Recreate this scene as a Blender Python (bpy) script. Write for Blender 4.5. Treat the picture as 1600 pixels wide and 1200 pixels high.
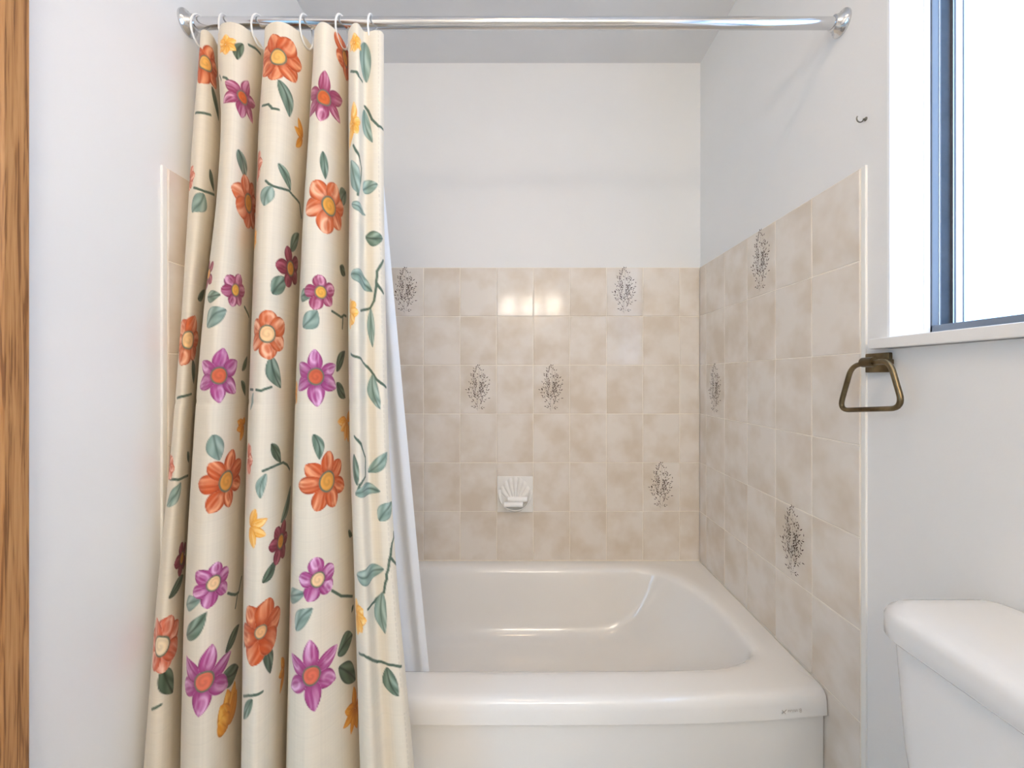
import bpy, bmesh, math, random
import numpy as np
from mathutils import Vector, Matrix

# ------------------------------------------------------------------ clear
for o in list(bpy.data.objects):
    bpy.data.objects.remove(o)
SC = bpy.context.scene
COL = SC.collection
random.seed(7)
RNG = np.random.default_rng(11)

# ------------------------------------------------------------------ camera
F_PX, CX, CY, CAM_Z = 653.0, 813.0, 591.0, 1.143      # photo pixels (1600x1200), metres
cam = bpy.data.cameras.new('camera')
cam.sensor_fit = 'HORIZONTAL'
cam.sensor_width = 36.0
cam.lens = 36.0 * F_PX / 1600.0
cam.shift_x = -(CX - 800.0) / 1600.0
cam.shift_y = (CY - 600.0) / 1600.0
cam.clip_start = 0.01
cam_o = bpy.data.objects.new('camera', cam)
COL.objects.link(cam_o)
cam_o.location = (0, 0, CAM_Z)
cam_o.rotation_euler = (math.pi / 2, 0, 0)
SC.camera = cam_o

# ------------------------------------------------------------------ world, exposure
world = bpy.data.worlds.new('daylight')
world.use_nodes = True
SC.world = world
world.node_tree.nodes['Background'].inputs[0].default_value = (0.80, 0.90, 1.0, 1)
world.node_tree.nodes['Background'].inputs[1].default_value = 1.0
SC.view_settings.view_transform = 'Standard'
SC.view_settings.look = 'None'
SC.view_settings.gamma = 1.0
SC.view_settings.use_curve_mapping = False
SC.view_settings.exposure = 0.0
SC.cycles.max_bounces = 14
SC.cycles.diffuse_bounces = 9
SC.cycles.sample_clamp_indirect = 8.0

WINDOW_STRENGTH = 1.0          # daylight glow of the frosted pane (times its colour)
WINDOW_COLOR = (1.1, 2.1, 3.7)
HALL_STRENGTH = 1.0            # glow of the unseen window added in the next room for fill light
HALL_COLOR = (1.6, 3.0, 4.6)
BULB_COLOR = (31.0, 26.8, 22.0)
BULB_STRENGTH = 1.0           # opal shades of the vanity light
DOME_COLOR = (16.0, 11.0, 6.5)
DOME_STRENGTH = 1.0           # opal dome on the ceiling

# ------------------------------------------------------------------ helpers
def srgb(r, g, b):
    def f(c):
        c /= 255.0
        return c / 12.92 if c <= 0.04045 else ((c + 0.055) / 1.055) ** 2.4
    return (f(r), f(g), f(b), 1.0)

def new_mat(name):
    m = bpy.data.materials.new(name)
    m.use_nodes = True
    nt = m.node_tree
    return m, nt, nt.nodes['Principled BSDF']

def plain(name, col, rough=0.5, metal=0.0, coat=0.0):
    m, nt, b = new_mat(name)
    b.inputs['Base Color'].default_value = col
    b.inputs['Roughness'].default_value = rough
    b.inputs['Metallic'].default_value = metal
    b.inputs['Coat Weight'].default_value = coat
    b.inputs['Coat Roughness'].default_value = 0.05
    return m

def noisy(name, c1, c2, scale=4.0, rough=0.5, detail=4.0, bump=0.0, bump_scale=60.0, metal=0.0, coords='Object', stretch=(1, 1, 1), rnd=False, lo=0.3, hi=0.7, coat=0.0):
    m, nt, b = new_mat(name)
    N, L = nt.nodes, nt.links
    tc = N.new('ShaderNodeTexCoord')
    mp = N.new('ShaderNodeMapping')
    mp.inputs['Scale'].default_value = stretch
    L.new(tc.outputs[coords], mp.inputs['Vector'])
    src = mp.outputs['Vector']
    if rnd:
        oi = N.new('ShaderNodeObjectInfo')
        mu = N.new('ShaderNodeMath'); mu.operation = 'MULTIPLY'; mu.inputs[1].default_value = 37.0
        L.new(oi.outputs['Random'], mu.inputs[0])
        ad = N.new('ShaderNodeVectorMath'); ad.operation = 'ADD'
        L.new(src, ad.inputs[0]); L.new(mu.outputs[0], ad.inputs[1])
        src = ad.outputs[0]
    no = N.new('ShaderNodeTexNoise')
    no.inputs['Scale'].default_value = scale
    no.inputs['Detail'].default_value = detail
    L.new(src, no.inputs['Vector'])
    cr = N.new('ShaderNodeValToRGB')
    cr.color_ramp.elements[0].position = lo; cr.color_ramp.elements[0].color = c1
    cr.color_ramp.elements[1].position = hi; cr.color_ramp.elements[1].color = c2
    L.new(no.outputs['Fac'], cr.inputs['Fac'])
    L.new(cr.outputs['Color'], b.inputs['Base Color'])
    b.inputs['Roughness'].default_value = rough
    b.inputs['Metallic'].default_value = metal
    b.inputs['Coat Weight'].default_value = coat
    b.inputs['Coat Roughness'].default_value = 0.04
    if bump > 0:
        n2 = N.new('ShaderNodeTexNoise'); n2.inputs['Scale'].default_value = bump_scale
        n2.inputs['Detail'].default_value = 2.0
        L.new(src, n2.inputs['Vector'])
        bp = N.new('ShaderNodeBump'); bp.inputs['Strength'].default_value = bump
        bp.inputs['Distance'].default_value = 0.002
        L.new(n2.outputs['Fac'], bp.inputs['Height'])
        L.new(bp.outputs['Normal'], b.inputs['Normal'])
    return m

M = {}
M['paint'] = noisy('white_wall_paint', srgb(230, 230, 228), srgb(234, 233, 231), 2.5, 0.55, bump=0.06, bump_scale=180)
M['ceiling'] = noisy('ceiling_paint', srgb(222, 222, 222), srgb(228, 228, 228), 3, 0.8)
M['tile'] = noisy('glazed_beige_tile', srgb(216, 203, 186), srgb(230, 222, 212), 9.0, 0.10, 3.0, bump=0.10, bump_scale=9, rnd=True, lo=0.34, hi=0.62)
M['tile'].node_tree.nodes['Principled BSDF'].inputs['Specular IOR Level'].default_value = 0.32
M['grout'] = noisy('pale_grout', srgb(237, 227, 210), srgb(244, 236, 223), 30, 0.8)
M['trim_white'] = plain('white_edge_strip', srgb(238, 236, 230), 0.35)
M['sprig'] = plain('brown_sprig_glaze', srgb(84, 64, 52), 0.25)
M['tub'] = noisy('almond_tub_enamel', srgb(238, 235, 230), srgb(241, 239, 235), 2.0, 0.14, coat=0.4)
M['mark'] = plain('grey_maker_print', srgb(188, 178, 166), 0.4)
M['ceramic'] = noisy('white_ceramic', srgb(238, 236, 230), srgb(242, 240, 235), 6.0, 0.15, coat=0.3)
M['soap'] = plain('white_soap', srgb(252, 251, 248), 0.4)
M['porcelain'] = noisy('white_porcelain', srgb(227, 227, 226), srgb(231, 231, 230), 3.0, 0.12, coat=0.4)
M['brass'] = noisy('antique_brass', srgb(84, 72, 52), srgb(140, 123, 94), 25.0, 0.32, metal=1.0)
M['hookmetal'] = plain('worn_steel', srgb(120, 116, 106), 0.35, 1.0)
M['chrome'] = plain('chrome', srgb(215, 215, 215), 0.12, 1.0)
M['winwhite'] = plain('white_window_paint', srgb(244, 244, 244), 0.35)
M['sill'] = noisy('white_sill_paint', srgb(232, 230, 226), srgb(240, 238, 235), 8, 0.35)
M['alu'] = plain('blue_grey_aluminium', srgb(112, 118, 126), 0.45, 0.0)
M['alu_grey'] = plain('grey_aluminium', srgb(84, 88, 95), 0.5, 0.0)
M['alu_dark'] = noisy('dark_track', srgb(36, 39, 44), srgb(50, 53, 58), 40, 0.5)
M['plastic'] = plain('clear_white_ring', srgb(235, 235, 232), 0.3)
M['bulbplate'] = plain('brushed_plate', srgb(200, 195, 185), 0.25, 1.0)
M['floor'] = noisy('vinyl_floor', srgb(208, 206, 200), srgb(220, 218, 214), 12, 0.35)

def oak():
    m, nt, b = new_mat('golden_oak')
    N, L = nt.nodes, nt.links
    tc = N.new('ShaderNodeTexCoord')
    mp = N.new('ShaderNodeMapping'); mp.inputs['Scale'].default_value = (120, 120, 4.5)
    mp.inputs['Rotation'].default_value = (0.05, 0, 0)
    L.new(tc.outputs['Object'], mp.inputs['Vector'])
    n1 = N.new('ShaderNodeTexNoise'); n1.inputs['Scale'].default_value = 1.6; n1.inputs['Detail'].default_value = 3; n1.inputs['Distortion'].default_value = 0.7
    L.new(mp.outputs[0], n1.inputs['Vector'])
    mp2 = N.new('ShaderNodeMapping'); mp2.inputs['Scale'].default_value = (520, 520, 14)
    L.new(tc.outputs['Object'], mp2.inputs['Vector'])
    n2 = N.new('ShaderNodeTexNoise'); n2.inputs['Scale'].default_value = 1.0; n2.inputs['Detail'].default_value = 2
    L.new(mp2.outputs[0], n2.inputs['Vector'])
    mx = N.new('ShaderNodeMath'); mx.operation = 'MULTIPLY_ADD'
    L.new(n2.outputs['Fac'], mx.inputs[0]); mx.inputs[1].default_value = 0.30
    L.new(n1.outputs['Fac'], mx.inputs[2])
    cr = N.new('ShaderNodeValToRGB')
    e = cr.color_ramp.elements
    e[0].position = 0.52; e[0].color = srgb(124, 82, 46)
    e[1].position = 0.82; e[1].color = srgb(186, 140, 92)
    k = e.new(0.64); k.color = srgb(170, 122, 74)
    L.new(mx.outputs[0], cr.inputs['Fac'])
    L.new(cr.outputs['Color'], b.inputs['Base Color'])
    b.inputs['Roughness'].default_value = 0.38
    return m
M['oak'] = oak()

def emissive(name, col, strength, base):
    m, nt, b = new_mat(name)
    b.inputs['Base Color'].default_value = base
    b.inputs['Roughness'].default_value = 0.35
    b.inputs['Emission Color'].default_value = col
    b.inputs['Emission Strength'].default_value = strength
    return m
M['pane'] = emissive('frosted_daylit_glass', WINDOW_COLOR + (1,), WINDOW_STRENGTH, srgb(235, 240, 244))
M['hall_fill_pane'] = emissive('hall_fill_glow', HALL_COLOR + (1,), HALL_STRENGTH, srgb(235, 240, 244))
M['dome'] = emissive('opal_dome_glass', DOME_COLOR + (1,), DOME_STRENGTH, srgb(250, 247, 240))
M['bulb'] = emissive('warm_opal_glass', BULB_COLOR + (1,), BULB_STRENGTH, srgb(250, 245, 235))

def link(name, me, mat, parent=None):
    o = bpy.data.objects.new(name, me)
    COL.objects.link(o)
    if mat is not None and len(me.materials) == 0:
        me.materials.append(mat)
    if parent is not None:
        o.parent = parent
    return o

def mesh_bm(name, bm, smooth=False, angle=None):
    bmesh.ops.recalc_face_normals(bm, faces=bm.faces)
    me = bpy.data.meshes.new(name)
    bm.to_mesh(me); bm.free()
    if smooth:
        for p in me.polygons: p.use_smooth = True
        if angle is not None:
            me.set_sharp_from_angle(angle=math.radians(angle))
    return me

def obj(name, bm, mat, parent=None, smooth=False, angle=40):
    return link(name, mesh_bm(name, bm, smooth, angle), mat, parent)

def empty(name, loc=(0, 0, 0)):
    o = bpy.data.objects.new(name, None)
    COL.objects.link(o); o.location = loc
    o.empty_display_size = 0.05
    return o

def tag(o, label=None, cat=None, group=None, kind=None):
    if label: o['label'] = label
    if cat: o['category'] = cat
    if group: o['group'] = group
    if kind: o['kind'] = kind
    return o

def add_box(bm, x0, x1, y0, y1, z0, z1, bevel=0.0, seg=2):
    r = bmesh.ops.create_cube(bm, size=1.0)
    vs = r['verts']
    for v in vs:
        v.co.x = x0 if v.co.x < 0 else x1
        v.co.y = y0 if v.co.y < 0 else y1
        v.co.z = z0 if v.co.z < 0 else z1
    if bevel > 0:
        es = list({e for v in vs for e in v.link_edges})
        bmesh.ops.bevel(bm, geom=es, offset=bevel, segments=seg, affect='EDGES', profile=0.5, clamp_overlap=True)
    return bm

def box_bm(*a, **k):
    return add_box(bmesh.new(), *a, **k)

def add_tube(bm, pts, rad, n=12, closed=False, caps=True):
    pts = [Vector(p) for p in pts]
    rings = []
    m = len(pts)
    prev = None
    for i, p in enumerate(pts):
        if closed:
            t = (pts[(i + 1) % m] - pts[i - 1]).normalized()
        else:
            t = (pts[min(i + 1, m - 1)] - pts[max(i - 1, 0)]).normalized()
        if prev is None:
            a = Vector((0, 0, 1)) if abs(t.z) < 0.9 else Vector((1, 0, 0))
            u = t.cross(a).normalized()
        else:
            u = (prev - t * prev.dot(t)).normalized()
        prev = u
        w = t.cross(u)
        r = rad[i] if isinstance(rad, (list, tuple)) else rad
        rings.append([bm.verts.new(p + u * (r * math.cos(2 * math.pi * k / n)) + w * (r * math.sin(2 * math.pi * k / n))) for k in range(n)])
    rng = m if closed else m - 1
    for i in range(rng):
        A, B = rings[i], rings[(i + 1) % m]
        for k in range(n):
            bm.faces.new((A[k], A[(k + 1) % n], B[(k + 1) % n], B[k]))
    if caps and not closed:
        bm.faces.new(rings[0][::-1]); bm.faces.new(rings[-1])
    return bm

def add_loft(bm, rings, cap0=True, cap1=True):
    vr = [[bm.verts.new(p) for p in r] for r in rings]
    n = len(vr[0])
    for i in range(len(vr) - 1):
        for k in range(n):
            bm.faces.new((vr[i][k], vr[i][(k + 1) % n], vr[i + 1][(k + 1) % n], vr[i + 1][k]))
    if cap0: bm.faces.new(vr[0][::-1])
    if cap1: bm.faces.new(vr[-1])
    return bm

def rrect(x0, x1, y0, y1, radii, z, k=8, m=10):
    """rounded rectangle, corners (x1,y0),(x1,y1),(x0,y1),(x0,y0); radii = four (rx,ry)"""
    cs = [(x1, y0, -1, 1), (x1, y1, -1, -1), (x0, y1, 1, -1), (x0, y0, 1, 1)]
    a0 = [-math.pi / 2, 0, math.pi / 2, math.pi]
    arcs = []
    for (cx, cy, sx, sy), (rx, ry), a in zip(cs, radii, a0):
        ox, oy = cx + sx * rx, cy + sy * ry
        arcs.append([(ox + rx * math.cos(a + i / k * math.pi / 2), oy + ry * math.sin(a + i / k * math.pi / 2)) for i in range(k + 1)])
    pts = []
    for i in range(4):
        pts += arcs[i]
        p, q = arcs[i][-1], arcs[(i + 1) % 4][0]
        pts += [(p[0] + (q[0] - p[0]) * j / m, p[1] + (q[1] - p[1]) * j / m) for j in range(1, m)]
    return [Vector((x, y, z)) for x, y in pts]

def struct(o, label=None):
    o['kind'] = 'structure'
    if label: o['label'] = label
    return o

# ------------------------------------------------------------------ room measures
XL, XR, YB = -0.762, 0.735, 1.714        # tile faces
PT = 0.006                                # tiles stand proud of the paint
WXL, WXR, WYB = XL - PT, XR + PT, YB + PT
YF = -1.30                                # wall behind the camera
ZC = 2.440
WIN_Y0, WIN_Y1, WIN_Z0, WIN_Z1 = -0.35, 0.842, 1.224, 2.08
DOOR_Y0, DOOR_Y1, DOOR_Z1 = -0.195, 0.578, 2.03
TILE_TOP, TILE_H, TILE_W = 1.597, 0.200, 0.150
TILE_Y0 = 0.904                           # outer edge of the side-wall tiling

struct(obj('floor', box_bm(WXL - 0.15, WXR + 0.15, YF - 0.12, WYB + 0.12, -0.10, 0.0), M['floor']), 'beige vinyl bathroom floor')
struct(obj('ceiling', box_bm(WXL - 0.15, WXR + 0.15, YF - 0.12, WYB + 0.12, ZC, ZC + 0.10), M['ceiling']), 'plain white painted ceiling above the tub')
wall_back = struct(obj('wall_back', box_bm(WXL - 0.15, WXR + 0.15, WYB, WYB + 0.12, 0, ZC), M['paint']), 'cream white wall behind the tub, tiled below')
struct(obj('wall_front', box_bm(WXL - 0.15, WXR + 0.15, YF - 0.12, YF, 0, ZC), M['paint']), 'white painted wall behind the camera')
bm = bmesh.new()
T = 0.15
add_box(bm, WXR, WXR + T, YF, WIN_Y0, 0, ZC)
add_box(bm, WXR, WXR + T, WIN_Y1, WYB, 0, ZC)
add_box(bm, WXR, WXR + T, WIN_Y0, WIN_Y1, 0, WIN_Z0 - 0.022)
add_box(bm, WXR, WXR + T, WIN_Y0, WIN_Y1, WIN_Z1, ZC)
wall_right = struct(obj('wall_right', bm, M['paint']), 'white wall with the window, tiled beside the tub')
bm = bmesh.new()
add_box(bm, WXL - T, WXL, YF, DOOR_Y0, 0, ZC)
add_box(bm, WXL - T, WXL, DOOR_Y1, WYB, 0, ZC)
add_box(bm, WXL - T, WXL, DOOR_Y0, DOOR_Y1, DOOR_Z1, ZC)
wall_left = struct(obj('wall_left', bm, M['paint']), 'white wall with oak door casing, left of the shower curtain')

# ------------------------------------------------------------------ tiles
def tile_mesh(w, h):
    """glazed tile in local XZ, front face at y = 0 facing -Y, pillowed edge"""
    bm = bmesh.new()
    g, e, d, t = 0.0011, 0.0020, 0.0009, 0.0055
    def ring(ix, y):
        return [Vector((sx * (w / 2 - ix), y, sz * (h / 2 - ix))) for sx, sz in ((-1, -1), (1, -1), (1, 1), (-1, 1))]
    add_loft(bm, [ring(g, t), ring(g, d * 1.6), ring(g + e * 0.4, d * 0.45), ring(g + e, 0.0)], True, True)
    me = mesh_bm('tile', bm)
    me.materials.append(M['tile'])
    return me
TILE_CACHE = {}
def get_tile(w, h):
    k = (round(w, 4), round(h, 4))
    if k not in TILE_CACHE: TILE_CACHE[k] = tile_mesh(w, h)
    return TILE_CACHE[k]

def sprig_mesh():
    """flat painted sprig: fine twigs and little leaf dashes, sits on the glaze"""
    rnd = random.Random(5)
    bm = bmesh.new()
    def dash(x, z, a, l, w):
        c, s = math.cos(a), math.sin(a)
        P = [(-l / 2, 0), (-l * 0.1, w / 2), (l / 2, 0), (-l * 0.1, -w / 2)]
        vs = [bm.verts.new((x + px * c - pz * s, -0.00025, z + px * s + pz * c)) for px, pz in P]
        bm.faces.new(vs)
    base = Vector((-0.004, -0.088))
    # (start height on the stem bundle, tip) : loose twigs fanning into a diamond
    twigs = [((-0.006, -0.060), (-0.016, 0.088)), ((0.000, -0.040), (0.002, 0.094)), ((0.004, -0.020), (0.014, 0.074)), ((0.006, -0.02), (0.028, 0.050)),
             ((0.012, 0.008), (0.045, 0.030)), ((0.010, -0.030), (0.036, 0.000)), ((0.006, -0.050), (0.034, -0.036)), ((0.000, -0.078), (0.018, -0.068)),
             ((-0.010, -0.020), (-0.024, 0.058)), ((-0.010, -0.035), (-0.034, 0.026)), ((-0.012, -0.030), (-0.042, -0.004)), ((-0.010, -0.055), (-0.030, -0.030)),
             ((-0.004, -0.082), (-0.020, -0.062)), ((0.002, 0.0), (0.022, 0.022)), ((-0.006, 0.0), (-0.010, 0.045)), ((0.010, -0.01), (0.018, 0.048)), ((-0.004, -0.088), (-0.002, -0.02)), ((0.002, -0.075), (0.014, -0.010))]
    for (sx, sz), (tx, tz) in twigs:
        st, tip = Vector((sx, sz)), Vector((tx, tz))
        ctrl = (st + tip) / 2 + Vector((tx * 0.18, rnd.uniform(-.006, .002)))
        n = max(3, int((tip - st).length / 0.0072))
        prev = st
        for i in range(1, n + 1):
            t = i / n
            p = st * (1 - t) ** 2 + ctrl * 2 * t * (1 - t) + tip * t * t
            d = p - prev
            a = math.atan2(d.y, d.x)
            mid = (p + prev) / 2
            dash(mid.x, mid.y, a, d.length * 0.95, 0.0012)
            for sgn in (-1, 1):
                if rnd.random() < 0.46:
                    aa = a + sgn * rnd.uniform(0.35, 0.85)
                    l = rnd.uniform(0.0075, 0.0125)
                    o = rnd.uniform(0.002, 0.005)
                    dash(p.x + math.cos(aa) * (o + l * 0.5) , p.y + math.sin(aa) * (o + l * 0.5), aa, l, rnd.uniform(0.0026, 0.0040))
            prev = p
    me = bpy.data.meshes.new('sprig_print'); bm.to_mesh(me); bm.free()
    me.materials.append(M['sprig'])
    return me
SPRIG = sprig_mesh()

def place_tile(wall, loc, rotz, w, h, deco=False, tilt=0.0):
    o = link('decorated_tile' if deco else 'tile', get_tile(w, h), None, wall)
    o.location = loc
    o.rotation_euler = (tilt + random.uniform(-.0035, .0035), random.uniform(-.0015, .0015), rotz + random.uniform(-.0035, .0035))
    if deco:
        s = link('sprig_print', SPRIG, None, o)
        s['label'] = 'fine brown twig sprig printed on the glaze'
    return o

rows = [(TILE_TOP - TILE_H * (i + 1), TILE_TOP - TILE_H * i) for i in range(6)]
low_rows = [(0.197, 0.397), (0.0, 0.197)]
cols_b = [(0.6535, XR)] + [(0.5035 - .15 * k, 0.6535 - .15 * k) for k in range(9)] + [(XL, -0.6965)]
DECO_BACK = {(-0.475, 0), (0.433, 0), (-0.173, 2), (0.128, 2), (0.583, 4)}
for r, (z0, z1) in enumerate(rows):
    for x0, x1 in cols_b:
        deco = any(x0 < dx < x1 and dr == r for dx, dr in DECO_BACK)
        place_tile(wall_back, ((x0 + x1) / 2, YB, (z0 + z1) / 2), 0, x1 - x0, z1 - z0, deco, -0.004 if r == 0 else 0)
cols_s = [(1.654, YB)] + [(1.504 - .15 * k, 1.654 - .15 * k) for k in range(5)]
for wall, X, rz, decos in ((wall_right, XR, -math.pi / 2, {(3, 0), (1, 2), (4, 4)}), (wall_left, XL, math.pi / 2, {(3, 1), (1, 3)})):
    for r, (z0, z1) in enumerate(rows):
        for c, (y0, y1) in enumerate(cols_s):
            place_tile(wall, (X, (y0 + y1) / 2, (z0 + z1) / 2), rz, y1 - y0, z1 - z0, (c, r) in decos)
    for z0, z1 in low_rows:
        place_tile(wall, (X, (cols_s[-1][0] + cols_s[-1][1]) / 2, (z0 + z1) / 2), rz, .15, z1 - z0)
# grout beds (parts of the walls)
gd = 0.0013
obj('grout', box_bm(XL, XR, YB + gd, WYB + 0.001, 0.36, TILE_TOP), M['grout'], wall_back)
for wall, s, X, W in ((wall_right, 1, XR, WXR), (wall_left, -1, XL, WXL)):
    a, b = sorted((X + s * gd, W + s * 0.001))
    obj('grout', box_bm(a, b, TILE_Y0, YB, 0.0, TILE_TOP), M['grout'], wall)
# white strips finishing the outer edge of the tiling
struct(obj('trim_1', box_bm(XR + 0.0015, WXR + 0.002, TILE_Y0 - 0.012, TILE_Y0, 0, TILE_TOP + 0.002, bevel=0.0012), M['trim_white']), 'narrow white edge strip ending the tiles beside the towel ring')
struct(obj('trim_2', box_bm(WXL - 0.002, XL - 0.0015, TILE_Y0 - 0.012, TILE_Y0, 0, TILE_TOP + 0.002, bevel=0.0012), M['trim_white']), 'narrow white edge strip ending the tiles left of the curtain')

# ------------------------------------------------------------------ door and casing (left wall)
def casing_profile():
    # (distance from the outer edge towards the opening, proud of the wall)
    return [(0.0, 0.0), (0.0, 0.013), (0.003, 0.016), (0.033, 0.016), (0.036, 0.0110), (0.041, 0.0105), (0.047, 0.014), (0.060, 0.011), (0.064, 0.008), (0.064, 0.0)]
OUT = 0.6425
bm = bmesh.new()
prof = casing_profile()
def casing_ring(path_pt):
    y, z, dy, dz = path_pt
    return [Vector((WXL + h, y + dy * d, z + dz * d)) for d, h in prof]
yo1, yo0, zo = OUT, DOOR_Y0 - 0.064, DOOR_Z1 + 0.064
add_loft(bm, [casing_ring(p) for p in ((yo1, 0, -1, 0), (yo1, zo, -1, -1), (yo0, zo, 1, -1), (yo0, 0, 1, 0))])
struct(obj('trim_3', bm, M['oak']), 'golden oak door casing on the left wall')
# white door swung open into the next room, hinged at the far jamb
DX0 = WXL - 0.155
door = struct(obj('door_1', box_bm(DX0 - 0.765, DX0, DOOR_Y1 - 0.002, DOOR_Y1 + 0.036, 0.008, DOOR_Z1 - 0.003, bevel=0.002), M['winwhite']), 'white bathroom door standing open into the next room')
bm = bmesh.new()
add_box(bm, WXL - 0.15, WXL + 0.002, DOOR_Y1 - 0.003, DOOR_Y1, 0, DOOR_Z1)
add_box(bm, WXL - 0.15, WXL + 0.002, DOOR_Y0, DOOR_Y0 + 0.003, 0, DOOR_Z1)
add_box(bm, WXL - 0.15, WXL + 0.002, DOOR_Y0, DOOR_Y1, DOOR_Z1 - 0.003, DOOR_Z1)
obj('door_jamb', bm, M['oak'], door)
bm = bmesh.new()
hx = DX0 - 0.70
add_loft(bm, [[Vector((hx + r * math.cos(a), DOOR_Y1 - 0.002 - dx, 0.95 + r * math.sin(a))) for a in [2 * math.pi * i / 20 for i in range(20)]]
              for dx, r in ((0, .030), (.006, .030), (.008, .012), (.030, .011), (.036, .024), (.050, .028), (.060, .020), (.063, .004))])
obj('door_knob', bm, M['brass'], door, True)
for wn, lab, bx in (('baseboard_left', 'low white baseboard between tiling and door', (WXL, WXL + 0.011, OUT, TILE_Y0 - 0.012)),
                    ('baseboard_right', 'low white baseboard behind the toilet', (WXR - 0.011, WXR, YF, TILE_Y0 - 0.012))):
    struct(obj(wn, box_bm(bx[0], bx[1], bx[2], bx[3], 0, 0.085, bevel=0.003), M['winwhite']), lab)

# ------------------------------------------------------------------ unseen next room; its glowing window is added as cool fill light
HX0, HX1, HY0, HY1 = -1.90, WXL - T, YF - 0.12, 1.30
struct(obj('floor_hall', box_bm(HX0 - 0.1, HX1, HY0, HY1, -0.10, -0.0005), M['floor']), 'pale floor of the next room beyond the open door')
struct(obj('ceiling_hall', box_bm(HX0 - 0.1, HX1, HY0, HY1, ZC, ZC + 0.10), M['ceiling']), 'white ceiling of the next room')
struct(obj('wall_hall_front', box_bm(HX0 - 0.1, HX1, HY0 - 0.1, HY0, 0, ZC), M['paint']), 'white end wall of the next room')
struct(obj('wall_hall_back', box_bm(HX0 - 0.1, HX1, HY1, HY1 + 0.1, 0, ZC), M['paint']), 'white far end wall of the next room')
PY0, PY1, PZ0, PZ1 = -1.36, -0.26, 0.85, 2.15
bm = bmesh.new()
add_box(bm, HX0 - 0.1, HX0, HY0, PY0, 0, ZC); add_box(bm, HX0 - 0.1, HX0, PY1, HY1, 0, ZC)
add_box(bm, HX0 - 0.1, HX0, PY0, PY1, 0, PZ0); add_box(bm, HX0 - 0.1, HX0, PY0, PY1, PZ1, ZC)
struct(obj('wall_hall_outer', bm, M['paint']), 'white outer wall of the next room around the added fill window')
hw = struct(empty('fill_window', (HX0, (PY0 + PY1) / 2, PZ0)), 'glowing window added in the unseen next room for cool fill light')
def hpart(name, mat, x0, x1, y0, y1, z0, z1):
    yc = (PY0 + PY1) / 2
    obj(name, box_bm(x0, x1, y0 - yc, y1 - yc, z0 - PZ0, z1 - PZ0, bevel=0.001), mat, hw)
hpart('pane', M['hall_fill_pane'], -0.06, -0.054, PY0, PY1, PZ0, PZ1)
for y0, y1, z0, z1 in ((PY0, PY0 + .045, PZ0, PZ1), (PY1 - .045, PY1, PZ0, PZ1), (PY0, PY1, PZ0, PZ0 + .045), (PY0, PY1, PZ1 - .045, PZ1)):
    hpart('frame_bar', M['winwhite'], -0.05, -0.015, y0, y1, z0, z1)

# ------------------------------------------------------------------ window (right wall)
win = struct(empty('window_1', (WXR, WIN_Y1, WIN_Z0)), 'frosted sliding window in blue-grey aluminium frame with white reveal')
def wpart(name, bm, mat, parent=win, smooth=False):
    o = obj(name, bm, mat, None, smooth)
    o.parent = parent
    o.matrix_parent_inverse = Matrix.Translation(-Vector(win.location)) if parent is win else Matrix.Identity(4)
    return o
XF = 0.821                                # room side of the metal frame
XG = 0.884                                # glass
# white reveal boards lining the opening
RV = 0.004
wpart('reveal', box_bm(WXR - 0.0005, XF + 0.06, WIN_Y1 - RV, WIN_Y1 + 0.002, WIN_Z0, WIN_Z1), M['winwhite'])
wpart('reveal', box_bm(WXR - 0.0005, XF + 0.06, WIN_Y0 - 0.002, WIN_Y0 + RV, WIN_Z0, WIN_Z1), M['winwhite'])
wpart('reveal', box_bm(WXR - 0.0005, XF + 0.06, WIN_Y0, WIN_Y1, WIN_Z1 - RV, WIN_Z1 + 0.002), M['winwhite'])
wpart('stop_bead', box_bm(XF - 0.013, XF - 0.001, WIN_Y1 - 0.0065, WIN_Y1 - RV, WIN_Z0, WIN_Z1 - RV, bevel=0.0008), M['winwhite'])
# aluminium frame: side channels, head, bottom rail
def channel(ya, s):
    """vertical channel against a reveal; s = direction into the opening"""
    z0, z1 = WIN_Z0, WIN_Z1 - RV
    def b(x0, x1, d0, d1, mat, name):
        a, c = sorted((ya + s * d0, ya + s * d1))
        return wpart(name, box_bm(x0, x1, a, c, z0, z1, bevel=0.0006), mat)
    b(XF, XF + 0.013, 0.0, 0.0050, M['alu'], 'frame_flange')
    b(XF + 0.013, XF + 0.0152, 0.0, 0.0058, M['chrome'], 'frame_lip')
    b(XF + 0.0152, XF + 0.021, 0.0, 0.0022, M['alu_grey'], 'frame_channel')
    b(XF + 0.021, XF + 0.041, 0.0, 0.0010, M['alu_dark'], 'frame_channel')
    b(XF + 0.041, XF + 0.0430, 0.0, 0.0058, M['chrome'], 'frame_lip')
    b(XF + 0.0430, XF + 0.048, 0.0, 0.0045, M['alu_grey'], 'frame_flange')
    b(XF + 0.048, XF + 0.061, 0.0, 0.0050, M['winwhite'], 'glazing_bead')
    b(XF + 0.061, XF + 0.064, 0.0, 0.0060, M['alu'], 'glazing_edge')
channel(WIN_Y1 - RV, -1)
channel(WIN_Y0 + RV, 1)
wpart('bottom_rail', box_bm(XF, XF + 0.0605, WIN_Y0 + RV, WIN_Y1 - RV - 0.0005, WIN_Z0, WIN_Z0 + 0.024, bevel=0.001), M['alu'])
wpart('head_rail', box_bm(XF, XF + 0.0605, WIN_Y0 + RV, WIN_Y1 - RV, WIN_Z1 - 0.03, WIN_Z1 - RV, bevel=0.001), M['alu'])
wpart('pane', box_bm(XG, XG + 0.006, WIN_Y0 + RV, WIN_Y1 - RV, WIN_Z0 + 0.003, WIN_Z1 - RV), M['pane'])
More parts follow.
